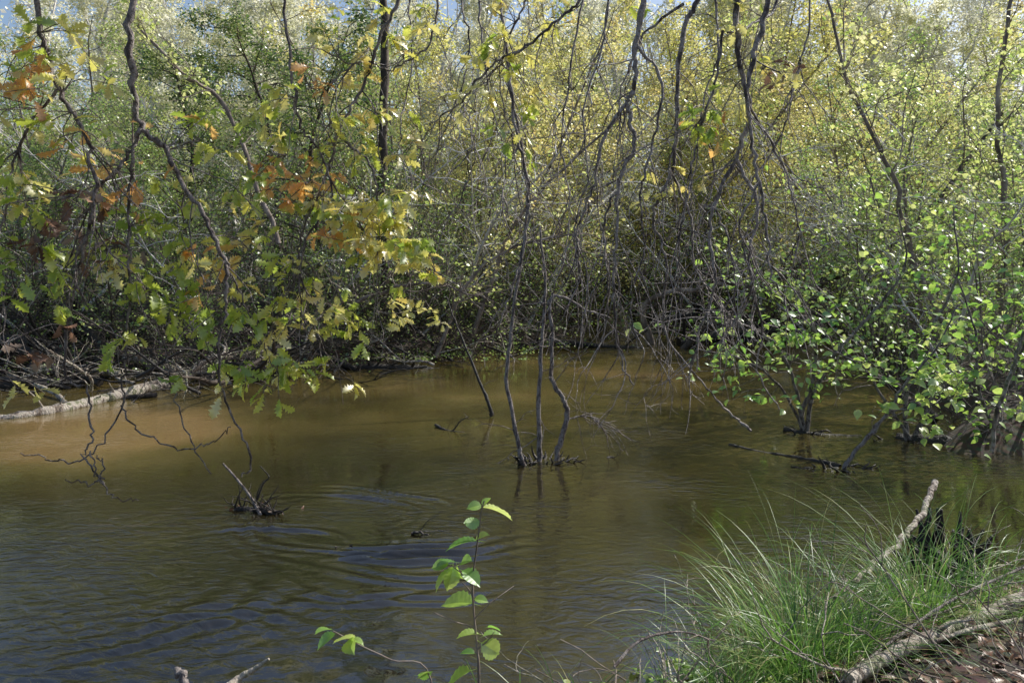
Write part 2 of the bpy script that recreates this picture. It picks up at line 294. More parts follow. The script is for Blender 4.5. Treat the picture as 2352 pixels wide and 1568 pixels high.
for x,y,t,sc in [(-11,17,tG1,.75),(-8.6,18,tD1,.8),(-7,16.6,tG1,.65),(-5.4,19,tD1,.9),(-3.6,18.6,tD1,.8),(-2,20,tG1,.8),(-.6,21.5,tY1,.95),(.9,23.5,tY1,1.0),(2.6,31,tY1,1.2),
    (-13,20,tG1,.8),(5,27,tY1,1.2),(-10,22,tY2,.85),(-6.5,23.5,tG1,.95),(-3.8,24,tY2,1.05),(-1.6,25.5,tY1,1.15),(.6,28.5,tY1,1.2),(6.6,27,tY1,1.2),
    (7.6,14.5,tG1,.6),(8.9,17.5,tY2,.75),(10.5,20,tY2,.8),(9,24,tY1,1.1),(12.5,22.5,tG1,.95),(10.8,26,tY2,1.25),(14,26,tY2,1.2),(16,28,tY2,1.1),(8.2,12.4,tG1,.45),(10.4,15.8,tY2,.6),(11.9,18,tG1,.7),
    (-16,24,tG1,.9),(-12.5,27,tY2,1.1),(-8.5,28,tD1,1.1),(-5,29,tY2,1.2),(5.6,24.5,tG1,.7),(7.4,24.5,tY1,.85),(3.4,33,tY2,1.5),(7.5,32,tY1,1.5),(11.5,31,tY1,1.4),(15,32,tY2,1.6),(18.5,32,tY2,1.4),(13,36,tP2,1.2),(19,37,tP2,1.2),(9,37,tP1,1.3),
    (-14,31,tY2,1.5),(-17.5,30,tY2,1.4),(-11,33,tP2,1.1),(-18,35,tP2,1.2),(-21,35,tP1,1.25),(-15,36,tP1,1.25),(-9.5,31.5,tP2,1.05),(-12.5,37,tP2,1.25),(21.5,35,tY2,1.6),(17,36.5,tP2,1.3),
    (-2.5,31,tP2,1.1),(.5,33,tP2,1.15),(-6.8,33,tP2,1.2),(4.8,36,tP2,1.3),(-4.2,36,tP1,1.3),(-1,37,tP2,1.3),(2.2,38,tP1,1.3),(11,38,tP2,1.3),(-8.5,37,tP2,1.25),(22,38,tP2,1.35),(15,39,tP1,1.35),(6.8,38,tP2,1.3),(-19,38,tP2,1.4),(-23,38,tP2,1.3)]:
    place(t,x,y,sc=sc)
for i in range(22):
    y=rng.uniform(36,54); x=rng.uniform(-.64,.64)*y
    place([tP1,tP2,tY2,tP2][i%4],x,y,sc=rng.uniform(1.15,1.4))
for x,y,sc in [(-9.6,16.4,.9),(-6.2,17.2,.8),(-4.4,17.4,.95),(-1.4,18.8,.9),(.1,20.3,1),(1,21.8,1),(-7.8,20.5,1),(-11.4,21,1.1),(-3,22,1.1),(2.4,29,1.3),(5.8,23.2,1),(7,22.6,1),(8.3,20,.9),(9.8,18.6,.9),(11.5,21.5,1.1),(7.9,15.4,.8),(9,14.2,.75),(10.4,23,1.1),(12.8,25,1.2),(8,24,1.1),(-13.5,24,1.2),(4.4,26.5,1.1),(-2.2,17.6,.7),(6.8,12.2,.6)]:
    place(tB,x,y,sc=sc)
for x,y in [(-10.2,25),(-9.2,26.5),(-8.3,24.6),(-11.6,28),(-7.2,27.2),(13,33),(16,34)]:
    place(tP1,x,y,sc=rng.uniform(.85,1.0),label='tall pale grey trunk rising through the wood')
for x,y,t,sc in [(-10.5,15.2,s2,1),(-8.8,15,s2,.95),(-7.4,15.6,s2,1.1),(-6.2,16,s1,1),(-5,16.3,s2,1.1),(-3.9,16.4,s1,1),(-2.9,17,s2,1.1),(-2,18,s1,1.1),(-1.1,18.6,s2,1),(-.2,19.6,s1,1.1),
   (.6,21,s1,1.1),(1.2,22.6,s2,1.1),(3.2,29.5,s2,1.4),(5.4,23.6,s2,1.2),(6.6,23.4,s2,1.2),(8,23.6,s1,1.2),(-9.6,17.5,s1,1.3),(-5.6,18.2,s1,1.3),(-3,19.5,s1,1.2),(2.4,30,s1,1.8),(4.2,30,s1,1.7),(-.6,21.6,s2,1.5),
   (9.3,20.5,s1,1),(8.2,17,s2,.95),(10,23,s1,1.2),(7.7,14.6,s1,.7),(-12,16.5,s1,1.2)]:
    place(t,x,y,sc=sc)
for x,y,sc in [(6.4,10.4,.75),(7.6,12,.95),(6.4,12.8,.8),(7.4,9.8,.7),(8.4,14,1),(7.5,15.9,1),(9.8,13.4,1.1),(9.2,17.8,1.1),(10.5,20.5,1.2)]:
    place(s3,x,y,sc=sc)
for x,y,sc in [(-9.5,14.3,1),(-7.5,14.2,1.1),(-5.8,14.4,1.1),(-4.4,14.6,1.1),(-3.2,15.2,1.2),(-2.2,15.9,1.2),(-1.2,16.7,1.2),(-.4,17.6,1.2),(.2,18.6,1.2),(.9,20,1.1),(5.2,22.4,1.2),(6,22,1.3),(7,21.6,1.3),(8,21.4,1.2),(-6.6,13.6,.8),(7,13.3,.8),(8.2,18.5,1),(9,20.5,1),(-8.6,13.7,1),(-3.7,14.3,.7),(5.4,10,.6)]:
    place(s4,x,y,sc=sc)
# distant wood
mb=MB(); n=46000
y=rng.uniform(52,95,n); x=rng.uniform(-.75,.75,n)*y; hh=rng.beta(1.6,1.5,n)*19
cl=np.sin(x*.55)+np.sin(y*.4+x*.3)+np.sin(x*1.3+2); keep=cl>-1.1
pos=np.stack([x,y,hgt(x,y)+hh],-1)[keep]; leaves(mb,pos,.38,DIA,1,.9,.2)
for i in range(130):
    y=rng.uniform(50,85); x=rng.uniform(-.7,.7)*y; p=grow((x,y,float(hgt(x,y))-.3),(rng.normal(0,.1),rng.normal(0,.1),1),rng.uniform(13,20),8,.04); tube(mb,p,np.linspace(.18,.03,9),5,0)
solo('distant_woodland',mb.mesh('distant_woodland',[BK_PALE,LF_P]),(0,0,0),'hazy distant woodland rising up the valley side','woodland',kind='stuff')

# ---------- generic explicit plants ----------
def bez_branch(mb,ctrl,r0,r1,sides=6,n=6,m=0,knob=.06,wob=0):
    p=spl(ctrl,n)
    if wob: p[1:-1]+=rng.normal(0,wob,(len(p)-2,3))
    tube(mb,p,(r0+(r1-r0)*np.linspace(0,1,len(p))**.8)*(1+.15*(rng.random(len(p))>.8)),sides,m,knob=knob); return p
def twigs(mb,p,cnt,L,r=.0035,trop=(0,0,-.12),out=.8,tmin=.2,sub=2,m=0,down=.5,zmin=-9,rend=.0014):
    ends=[]
    for i in range(cnt):
        k=int(rng.uniform(tmin,.98)*(len(p)-1))
        if p[k][2]<zmin: continue
        d=nz(p[min(k+1,len(p)-1)]-p[max(k-1,0)])*.6+rng.normal(0,out,3)*np.array([1,.6,.6])+np.array([0,0,-down])
        ln=L*rng.uniform(.4,1.3); s=grow(p[k],d,ln,9,.2,trop); tube(mb,s,np.linspace(r*rng.uniform(.7,1.3),rend,10),4,m); ends.append(s)
        for j in range(sub):
            k2=rng.integers(2,8); s2=grow(s[k2],nz(s[k2+1]-s[k2])+rng.normal(0,.6,3),ln*rng.uniform(.2,.55),6,.22,trop); tube(mb,s2,np.linspace(r*.6,rend*.8,7),3,m); ends.append(s2)
    return ends
def clump(name,base,stems,label,cat,twc=5,twl=.5,leaf=None,leafT=ALD,ls=.08,lp=0,bark=BK_DARK,group=None,foot=14,twr=.005,tdown=.1,sc=.08,fs=.14):
    e=root(name,tuple(base),label,cat,group); st=MB(); fo=MB() if lp else st; LP=[]
    for ctrl,r0,r1 in stems:
        p=bez_branch(st,SP(ctrl),r0,r1,7,wob=.006)
        s=twigs(fo,p,twc,twl,twr,(0,0,-.03),.8,.25,2,down=tdown,rend=.002)
        if lp:
            for q in s:
                n=int(lp*rng.choice([0,1,1.8])); u=rng.random(n)*(len(q)-1); k=np.minimum(u.astype(int),len(q)-2); LP.append(q[k]+(q[k+1]-q[k])*(u-k)[:,None]+rng.normal(0,sc,(n,3))*np.array([1,1,.4]))
    ft=MB()
    for i in range(foot):
        a=rng.uniform(0,6.28); q=grow(np.array(base)+[fs*math.cos(a)*rng.random(),.08*math.sin(a),-.05],(math.cos(a),math.sin(a),.6),rng.uniform(.08,.24),4,.3,(0,0,-.2)); tube(ft,q,np.linspace(.022,.004,5),4)
    part('stem',st.mesh(name+'_stem',[bark],base),e)
    part('root_clump',ft.mesh(name+'_roots',[BK_WET],base),e)
    if lp: leaves(fo,np.concatenate(LP),ls,leafT,1,.5,.2); part('foliage',fo.mesh(name+'_fo',[bark,leaf or LF_BR],base),e)
    return e
clump('sapling_clump',S(1240,1055,7.95)*[1,1,0],[
 ([(1208,1075,7.8),(1198,1050,7.8),(1185,990,7.85),(1165,870,7.9),(1175,740,7.9),(1195,600,7.8),(1212,460,7.8),(1190,300,7.7),(1165,180,7.6)],.026,.01),
 ([(1240,1075,7.95),(1240,1040,7.95),(1237,900,7.95),(1246,760,8),(1252,650,8.05),(1240,520,8.1)],.032,.01),
 ([(1278,1070,8),(1282,1030,8),(1304,960,8),(1292,910,8),(1268,870,8),(1268,760,8),(1262,692,8),(1290,680,8),(1335,705,8.1),(1400,730,8.2)],.034,.009),
 ([(1304,962,8),(1345,955,8.1),(1385,975,8.1)],.009,.003)],
 'three thin bare sapling stems growing out of the river','sapling',11,.6,foot=130,fs=.28)
kw=dict(leaf=LF_H,ls=.09,lp=4,bark=BK_DARK,group='broad-leaved shrubs standing in the river',sc=.1,foot=60,fs=.35)
clump('water_shrub',S(1850,992,9.3)*[1,1,0],[
 ([(1850,1000,9.3),(1840,960,9.3),(1865,880,9.2),(1875,790,9),(1850,700,8.8),(1780,620,8.6)],.035,.008),
 ([(1850,1000,9.3),(1870,900,9.2),(1930,800,9),(2020,700,8.9),(2080,600,8.8),(2060,480,8.7)],.03,.007),
 ([(1848,995,9.3),(1820,860,9.1),(1760,770,8.8),(1640,730,8.6),(1500,740,8.5)],.024,.007),
 ([(1848,995,9.3),(1800,900,9.1),(1720,830,8.8),(1600,800,8.6)],.02,.006)],
 'leafy green shrub with dark stems rooted in the stream','shrub',10,.9,**kw)
clump('water_shrub',S(1935,1070,7.75)*[1,1,0],[
 ([(1935,1080,7.75),(1960,1040,7.7),(2030,960,7.6),(2080,880,7.5),(2150,800,7.4),(2200,700,7.3)],.024,.006),
 ([(1990,1010,7.7),(2040,950,7.6),(2130,930,7.4),(2230,900,7.3)],.014,.004)],
 'low leafy stem leaning out of the shallow water','shrub',8,.6,**kw)
clump('water_shrub',S(2095,1010,8.9)*[1,1,0],[
 ([(2085,1020,8.9),(2080,930,8.8),(2100,820,8.7),(2160,720,8.6),(2200,620,8.5),(2190,480,8.4)],.03,.007),
 ([(2095,1020,8.9),(2150,900,8.8),(2240,800,8.6),(2330,700,8.4)],.03,.007),
 ([(2095,1020,8.9),(2020,900,8.6),(1980,840,8.4),(1900,800,8.2)],.022,.006)],
 'dense green shrub on a muddy root clump','shrub',10,.8,**kw)
clump('water_shrub',S(2300,1010,8.7)*[1,1,0],[
 ([(2290,1030,8.7),(2290,960,8.6),(2330,850,8.4),(2370,740,8.2)],.03,.01),
 ([(2310,1030,8.7),(2250,900,8.5),(2240,760,8.3),(2200,640,8.2)],.025,.007),
 ([(2320,1030,8.7),(2400,880,8.5),(2440,700,8.3)],.03,.008)],
 'pale-stemmed green shrub on the muddy bank edge','shrub',9,.8,**kw)
def leaner(ctrl,r0,r1,label,n=10,leaf=LF_G,lp=10,bark=BK_FAR):
    P=SP(ctrl); e=root('leaning_tree',tuple(P[0]),label,'tree','leaning trees over the river'); st=MB(); fo=MB()
    p=bez_branch(st,P,r0,r1,8,wob=.02); s=twigs(fo,p,n,1.6,.012,(0,0,.02),.8,.15,3,down=-.3,rend=.004); LP=[]
    for q in s:
        u=rng.random(lp)*(len(q)-1); k=np.minimum(u.astype(int),len(q)-2); LP.append(q[k]+(q[k+1]-q[k])*(u-k)[:,None]+rng.normal(0,.09,(lp,3)))
    leaves(fo,np.concatenate(LP),.08,ALD,1,.7,.2)
    part('trunk',st.mesh('lean_trunk',[bark],P[0]),e); part('crown',fo.mesh('lean_crown',[bark,leaf],P[0]),e)
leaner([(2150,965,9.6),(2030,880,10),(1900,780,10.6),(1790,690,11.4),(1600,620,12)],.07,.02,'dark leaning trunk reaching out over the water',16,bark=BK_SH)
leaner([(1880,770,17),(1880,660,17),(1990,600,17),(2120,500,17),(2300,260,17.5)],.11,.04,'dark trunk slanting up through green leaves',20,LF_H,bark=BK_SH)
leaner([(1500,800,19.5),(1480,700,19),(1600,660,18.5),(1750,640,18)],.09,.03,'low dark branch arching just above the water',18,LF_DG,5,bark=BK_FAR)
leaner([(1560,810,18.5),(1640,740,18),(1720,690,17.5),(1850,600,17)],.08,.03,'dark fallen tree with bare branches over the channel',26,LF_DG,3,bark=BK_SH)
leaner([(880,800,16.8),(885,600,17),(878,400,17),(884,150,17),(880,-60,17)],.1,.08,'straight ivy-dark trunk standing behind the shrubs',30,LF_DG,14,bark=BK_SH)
leaner([(640,560,15),(520,250,15),(420,170,15),(300,40,15)],.05,.02,'thin grey trunk slanting across the wood',12,LF_YG)
leaner([(1080,780,17),(1180,520,17),(1300,380,17),(1450,250,17)],.05,.02,'thin grey stem slanting through yellow foliage',14,LF_Y)
leaner([(1000,820,15.5),(1080,640,15.5),(1200,560,15.5),(1330,540,15)],.04,.015,'thin grey arching stem over the river bend',20,LF_YG,3)
leaner([(700,800,15),(820,700,15),(960,650,15),(1100,680,14.5)],.05,.015,'pale dead limb arching low above the bank',24,LF_YG,2)
leaner([(2200,800,12),(2100,600,12),(2050,400,12),(1950,200,12),(1900,0,12)],.045,.02,'thin grey stem rising through green leaves',18,LF_YG,9)
leaner([(2280,820,13),(2310,500,13),(2290,250,13),(2330,-30,13)],.05,.03,'thin dark upright stem among pale leaves',16,LF_YG,9)
# ---------- overhanging near trees ----------
def near_tree(name,trunk,limb,branches,label,tw,part_leaves,bark,zmin=-9,dwn=.35,twl=.5,twr=.0032):
    base=np.array(trunk[0],float); e=root(name,tuple(base),label,'tree'); st=MB()
    bez_branch(st,trunk,.16,.1,12); lp_=bez_branch(st,limb,.09,.03,9)
    part('trunk',st.mesh(name+'_trunk',[bark],base),e)
    allp=[]
    for ctrl,r0,r1,top in branches:
        P=SP(ctrl); b=MB()
        if top:
            Q=lp_[np.argmin(np.linalg.norm(lp_-(P[0]+[0,0,1]),axis=1))]
            P=np.vstack([Q,P[0]+(Q-P[0])*[.35,.35,.5],P])
        p=bez_branch(b,P,r0,r1,6,8,knob=.1,wob=.005)
        n=max(2,int(tw*len(p)/40)); s=twigs(b,p,n,twl,twr,(0,0,-.09),.7,.3,2,down=dwn,zmin=zmin)
        part('branch',b.mesh(name+'_branch',[bark],base),e); allp.append(p); allp+=s
    f=MB(); A=np.concatenate(allp)
    part_leaves(f,A,allp); part('foliage',f.mesh(name+'_foliage',[bark,LF_OG,LF_OY,LF_OO,LF_BR],base),e)
    return e
left=[
 ([(85,-20,3),(110,130,3),(132,205,3),(180,280,3),(207,340,3),(212,480,3),(190,580,3.05),(170,680,3.1),(148,850,3.1),(200,900,3.1),(212,1000,3.1),(195,1050,3.1),(240,1110,3.1)],.011,.003,1),
 ([(300,-20,3.2),(303,150,3.2),(325,285,3.2),(380,345,3.2),(425,430,3.2),(480,520,3.2),(518,620,3.2),(515,720,3.2),(500,800,3.2),(520,920,3.25),(578,1050,3.3),(555,1095,3.3)],.017,.003,1),
 ([(325,290,3.2),(302,340,3.2),(262,400,3.15),(215,440,3.1),(200,540,3.1),(165,620,3.1)],.011,.003,0),
 ([(305,335,3.2),(295,480,3.2),(300,650,3.2),(290,800,3.2),(275,940,3.2),(205,1045,3.2),(130,1058,3.2),(48,1040,3.2)],.007,.0022,0),
 ([(278,930,3.2),(320,990,3.2),(420,1030,3.2),(490,1015,3.2),(530,980,3.2)],.004,.002,0),
 ([(380,780,3.3),(395,880,3.3),(425,985,3.3),(485,1088,3.3)],.004,.0025,0),
 ([(208,1035,3.1),(230,1100,3.1),(262,1140,3.1),(318,1149,3.1)],.0035,.002,0),
 ([(232,1100,3.1),(238,1060,3.1),(222,1045,3.1)],.0035,.0025,0),
 ([(240,1098,3.1),(200,1108,3.1),(150,1100,3.1)],.0035,.002,0),
 ([(655,-20,3.6),(668,150,3.6),(692,290,3.6),(735,350,3.6),(760,450,3.6),(700,560,3.5),(690,700,3.5),(720,800,3.5)],.009,.003,1),
 ([(920,-20,3.8),(872,90,3.8),(830,205,3.8),(775,310,3.7),(750,400,3.7),(700,520,3.6),(680,620,3.6),(645,730,3.6)],.012,.003,1),
 ([(1335,-20,4),(1290,40,4),(1200,112,4),(1130,150,4),(1060,232,4),(1000,280,4),(955,350,4)],.011,.003,1),
 ([(780,315,3.7),(850,380,3.7),(870,460,3.7),(900,560,3.7),(960,600,3.7),(1010,640,3.7)],.006,.002,0),
 ([(130,205,3),(60,300,3),(20,420,3),(0,560,2.9),(10,750,2.9)],.007,.003,0),
 ([(1010,-20,3.9),(985,100,3.9),(900,160,3.9),(830,140,3.8),(760,190,3.7),(700,210,3.6)],.008,.002,1),
 ([(1210,-20,4.1),(1180,60,4.1),(1150,160,4.1),(1160,260,4.1),(1190,340,4.1)],.008,.003,1),
 ([(520,600,3.2),(560,700,3.3),(600,780,3.4),(640,860,3.4)],.004,.002,0),
]
CL=[(200,220,3,2,9),(60,200,2.9,3,10),(140,90,3,2,8),(40,390,2.9,2,7),(110,300,2.9,1,9),(20,260,2.8,2,8),(640,250,3.6,1,10),(700,200,3.6,3,6),(620,330,3.5,1,10),(760,290,3.7,1,12),(850,200,3.8,2,10),(1130,130,4,2,14),(1150,200,4,2,12),(1210,240,4.1,1,12),(1190,330,4.1,1,8),(1150,40,4,2,12),
 (780,60,3.7,2,10),(870,60,3.8,2,10),(660,430,3.5,3,12),(600,490,3.5,2,10),(740,540,3.6,3,12),(720,470,3.6,1,12),(880,520,3.6,2,22),(930,560,3.6,2,22),(960,595,3.6,2,20),(1010,610,3.6,2,14),(850,600,3.6,2,16),(900,480,3.6,2,14),(820,560,3.6,2,14),(860,480,3.6,2,10),(800,510,3.6,2,10),(570,690,3.4,2,12),(560,750,3.4,1,12),(400,700,3.2,1,14),(340,760,3.2,1,9),(440,770,3.2,1,10),
 (690,840,3.5,1,10),(735,860,3.5,1,12),(770,740,3.6,1,14),(800,760,3.6,1,10),(600,880,3.4,1,10),(500,860,3.3,1,10),(600,930,3.4,1,5),(950,700,3.7,2,12),(940,740,3.7,2,8),(330,550,3.2,1,10),(260,600,3.2,1,10),(420,560,3.3,1,10),(450,640,3.3,1,12),(380,480,3.3,1,10),(160,500,3,4,10),(120,530,3,4,8),(60,620,2.9,1,12),(30,850,2.8,4,8),(50,900,2.8,2,5),(120,680,3,1,10),
 (480,350,3.4,1,10),(540,420,3.4,1,10),(560,280,3.5,1,8),(640,600,3.5,1,10),(820,450,3.7,2,12),(800,380,3.7,1,10),(520,530,3.4,2,10),(300,430,3.2,3,5),(260,410,3.2,3,6),(250,590,3.2,4,4),(870,290,3.8,1,10),(900,340,3.8,2,10),(570,840,3.4,1,8),(640,800,3.5,1,8),(1080,280,4,2,8),(440,660,3.2,3,6),(600,420,3.5,3,7),(700,405,3.6,3,9),(230,350,3.1,3,5),(10,480,2.9,2,6),(30,170,2.9,3,5),(700,680,3.5,1,8),(30,120,2.9,1,8),(330,640,3.2,1,10),(80,480,2.9,1,10),(1250,100,4.1,2,8),(970,60,3.9,1,8),(920,130,3.9,2,8),(550,620,3.4,3,5),(670,730,3.5,1,8),(740,660,3.6,1,8),(480,720,3.3,1,8),(420,330,3.3,3,3),(20,600,2.9,1,8)]
def oakleaves(f,A,allp,CLS=None):
    for x,y,dd,mi,n in (CLS or CL):
        c=S(x,y,dd); k=np.argmin(np.linalg.norm(A-c+[0,0,-.05],axis=1)); a=A[k]
        for t in range(4):
            end=c+rng.normal(0,.07,3)*[1.2,1.3,.9]; mid=(a+end)/2+rng.normal(0,.03,3)+[0,0,.03]
            p=spl([a,mid,end],5); tube(f,p,np.linspace(.0028,.0012,len(p)),3,0)
            nn=int(n*.58)+1; u=rng.uniform(.35,1,nn)**.6*(len(p)-1); kk=np.minimum(u.astype(int),len(p)-2); pos=p[kk]+(p[kk+1]-p[kk])*(u-kk)[:,None]
            dr=rng.normal(0,1,(nn,3))*[1,1,.55]+nz(end-a)*.5+[0,0,-.35]
            mm=rng.choice([mi,mi,mi,mi,2 if mi==1 else 1]) if mi<3 else mi
            leaves(f,pos,.07,OAK,int(mm),.8,dirs=dr)
near_tree('oak_tree',[(-2.7,-1.4,.1),(-2.65,-1.2,1.6),(-2.5,-.9,3.2),(-2.3,-.3,4.6)],[(-2.5,-.9,3.2),(-2.2,.6,4),(-1.7,2,4.3),(-1.1,3,4.3),(-.2,3.8,4.2),(.6,4.1,4.2)],left,
 'overhanging oak with green, yellow and orange lobed leaves on drooping twigs',7,oakleaves,BK_DARK,zmin=1.9)
right=[
 ([(1478,-20,4.2),(1462,100,4.2),(1457,200,4.2),(1437,240,4.2),(1388,310,4.2),(1366,420,4.2),(1330,520,4.25),(1325,610,4.3)],.021,.004,1),
 ([(1440,240,4.2),(1457,330,4.2),(1422,420,4.2),(1416,560,4.2),(1408,700,4.25),(1428,830,4.3),(1456,885,4.3)],.013,.004,0),
 ([(1605,-20,4.4),(1575,50,4.4),(1556,200,4.4),(1555,300,4.4),(1542,400,4.4),(1500,490,4.4),(1530,600,4.4),(1524,750,4.5),(1580,840,4.5),(1640,910,4.6)],.02,.004,1),
 ([(1690,-20,4.3),(1700,150,4.3),(1722,250,4.3),(1690,362,4.3),(1640,470,4.3),(1630,560,4.3),(1642,660,4.3),(1605,760,4.4),(1600,850,4.4)],.022,.004,1),
 ([(1765,-20,4.2),(1735,110,4.2),(1716,210,4.2),(1722,300,4.2),(1742,420,4.2),(1765,540,4.2),(1775,640,4.2),(1860,745,4.3)],.02,.004,1),
 ([(1690,365,4.3),(1740,470,4.3),(1720,600,4.3),(1750,750,4.4),(1740,850,4.5),(1790,940,4.6)],.011,.0035,0),
 ([(1640,910,4.6),(1690,960,4.7),(1725,990,4.7)],.004,.008,0),
 ([(1570,10,4.4),(1480,80,4.5),(1430,200,4.5),(1420,330,4.5)],.009,.003,0),
 ([(1660,70,4.3),(1640,200,4.3),(1600,330,4.3),(1580,450,4.3),(1560,560,4.3),(1565,700,4.3)],.008,.003,0),
 ([(1150,-20,4.8),(1168,150,4.8),(1185,300,4.8),(1215,440,4.8),(1205,560,4.8),(1170,680,4.8),(1130,790,4.9)],.014,.004,1),
 ([(1100,-20,5),(1110,120,5),(1130,250,5),(1160,360,5),(1150,500,5)],.009,.003,1),
 ([(1790,-20,4.6),(1720,60,4.4),(1670,75,4.3)],.013,.006,1),
 ([(1340,-20,4.8),(1310,160,4.8),(1290,330,4.8),(1310,480,4.8),(1290,600,4.8)],.009,.003,1),
 ([(1722,250,4.3),(1800,380,4.3),(1830,500,4.3),(1860,620,4.4)],.008,.003,0),
 ([(1860,20,4.5),(1830,160,4.5),(1800,300,4.5),(1720,430,4.5),(1680,560,4.5)],.007,.003,1),
 ([(940,-20,5),(945,150,5),(920,300,5),(935,420,5)],.008,.003,1),
 ([(1422,420,4.2),(1385,520,4.2),(1395,640,4.25),(1370,760,4.3)],.007,.003,0),
 ([(1542,400,4.4),(1585,500,4.4),(1600,620,4.4),(1660,700,4.4),(1700,790,4.5)],.008,.003,0),
 ([(1640,470,4.3),(1675,560,4.3),(1690,680,4.3),(1665,780,4.4)],.007,.003,0),
 ([(1742,420,4.2),(1700,520,4.2),(1725,640,4.2),(1700,720,4.3)],.007,.003,0),
 ([(1462,100,4.2),(1520,190,4.2),(1500,330,4.2),(1470,450,4.2),(1480,580,4.3),(1450,680,4.3),(1465,800,4.3)],.009,.003,0),
 ([(1400,-20,4.6),(1380,120,4.6),(1340,260,4.6),(1350,400,4.6),(1320,540,4.6),(1340,660,4.6)],.009,.003,1),
 ([(1640,-20,4.7),(1650,120,4.7),(1610,260,4.7),(1640,400,4.7),(1600,540,4.7),(1610,640,4.7)],.009,.003,1),
 ([(1060,-20,4.6),(1080,100,4.6),(1060,220,4.6),(1090,340,4.6),(1060,460,4.6)],.008,.003,1),
]
CR=[(1630,320,4.3,1,14),(1600,300,4.3,1,8),(1770,170,4.3,1,12),(1815,165,4.3,4,4),(1690,240,4.3,2,4),(1500,410,4.4,2,6),(1570,430,4.4,2,5),(1720,40,4.3,2,5),(1740,90,4.3,2,5),(1650,300,4.3,3,2),(1480,20,4.3,2,6),(1270,20,4.6,2,5)]
near_tree('oak_tree',[(3.6,-1.6,.1),(3.5,-1.4,2),(3.3,-.9,3.9),(3.1,-.4,5.6)],[(3.3,-.9,3.9),(2.9,1.2,5),(2.2,3,5.2),(1.4,4.2,5.1),(.3,4.8,5.2),(-.8,5.1,5.2)],right,
 'overhanging oak with long bare drooping grey branches',10,lambda f,A,a:oakleaves(f,A,a,CR),BK_TWIG,twl=.55,twr=.0034,zmin=1.45)
# ---------- logs & driftwood ----------
def log(ctrl,r0,r1,label,name='fallen_log',cat='log',mat=BK_LOG,stubs=3,group=None,sides=12,wob=.3):
    P=np.array([S(*c) for c in ctrl]); b=MB(); p=spl(P,8); p[1:-1]+=rng.normal(0,wob*r0*.3,(len(p)-2,3)); rr=np.linspace(r0,r1,len(p))*(1+rng.normal(0,.09,len(p)))
    tube(b,p,rr,sides,0,True,.07)
    for i in range(stubs):
        k=rng.integers(1,len(p)-1); s=grow(p[k],nz(rng.normal(0,1,3)+[0,-.3,.9]),rng.uniform(2,9)*r0,4,.15); tube(b,s,np.linspace(r0*.3,r0*.1,5),6,0,True)
    return solo(name,b.mesh(name,[mat],P[0]),tuple(P[0]),label,cat,group)
g='fallen logs at the far bank'
log([(-60,975,10),(60,955,10.3),(160,935,10.8),(300,900,11.8),(420,872,12.8)],.055,.1,'long pale fallen log lying in the water by the bank',stubs=7,group=g)
log([(410,880,12.7),(480,830,13.2),(570,812,14),(700,800,15.2)],.09,.05,'curved fallen log with peeling bark',group=g)
log([(70,850,13.2),(180,848,13.4),(275,858,13.4)],.08,.06,'short grey log over the dark pool',group=g)
log([(285,815,14),(340,830,14),(405,855,13.8)],.1,.08,'broken log with a pale cut end',group=g)
log([(-30,720,16),(60,745,16),(200,765,16.5),(330,775,17)],.2,.12,'thick dark rotten log among the roots',mat=BK_WET,group=g)
log([(20,860,13),(120,900,11.8),(150,925,11.3)],.04,.03,'thin sunlit log propped on another log',group=g)
log([(640,812,15.6),(760,792,16.5),(900,768,17.6)],.08,.05,'slender log at the foot of the shrubs',group=g)
log([(1170,795,18.4),(1260,786,18.6),(1380,795,18.5),(1490,803,18.3)],.1,.05,'dark half-sunken log across the stream',mat=BK_WET,group=g)
log([(980,775,18.2),(1100,782,18.4),(1200,800,18.2)],.09,.06,'wet log under the twig tangle',mat=BK_WET,group=g)
for c,r in [([(40,800,14.2),(120,830,13.6),(230,880,12.6)],.1),([(150,700,16),(220,780,15),(260,850,13.6)],.12),([(450,840,14),(560,850,14),(700,850,14.2)],.1),([(600,700,16),(700,790,15.2),(820,850,14.6)],.1),([(760,850,14.8),(900,845,14.9),(1010,850,15)],.1),([(900,700,17),(960,760,16.5),(1040,830,16)],.06),([(1560,790,19),(1660,770,19.2),(1780,760,19.6)],.18),([(1600,700,20),(1690,760,19.5),(1740,800,19)],.12),([(-40,870,13),(60,885,12.6),(180,875,13)],.13),([(-40,780,14.5),(80,790,14.3),(200,830,13.8)],.14),([(1500,740,20),(1620,720,20),(1760,730,20)],.12)]:
    log(c,r,r*.6,'dark waterlogged trunk tangled in the bank debris',mat=BK_WET,group=g,stubs=6)
for i in range(130):
    k=1
    if i<55: x=rng.uniform(-9.5,1); y=float(np.interp(x,[-9.5,-4,-1,1],[12.8,13.8,15.8,18.4]))+rng.normal(0,.6)
    elif i<95: x=rng.uniform(-8.2,-3.8); y=rng.uniform(11.6,14); k=1.3
    else: x=rng.uniform(4.2,8.5); y=float(np.interp(x,[4.2,5,8.5],[21.5,21.5,20.8]))+rng.normal(0,.7); k=1.5
    b=MB(); a=rng.uniform(0,6.28); p=grow((0,0,rng.uniform(-.03,.3)),(math.cos(a),math.sin(a)*.5,rng.uniform(-.05,.5)),rng.uniform(.8,2.6),8,.15,(0,0,-.03)); r=rng.uniform(.01,.035)*k; tube(b,p,np.linspace(r,.006,9),6)
    twigs(b,p,7,.6,.008,(0,0,-.02),.8,.2,1,down=0,rend=.003)
    z=max(0,float(hgt(x,y))); solo('dead_branch',b.mesh('dead_branch',[[BK_LOG,BK_SH,BK_WET,BK_WET][i%4]]),(x,y,z),'bare dead branch stranded at the water edge','dead branch','dead branches along the water edge')  # mostly the darkest barks, so the bank's black shade is in their colour
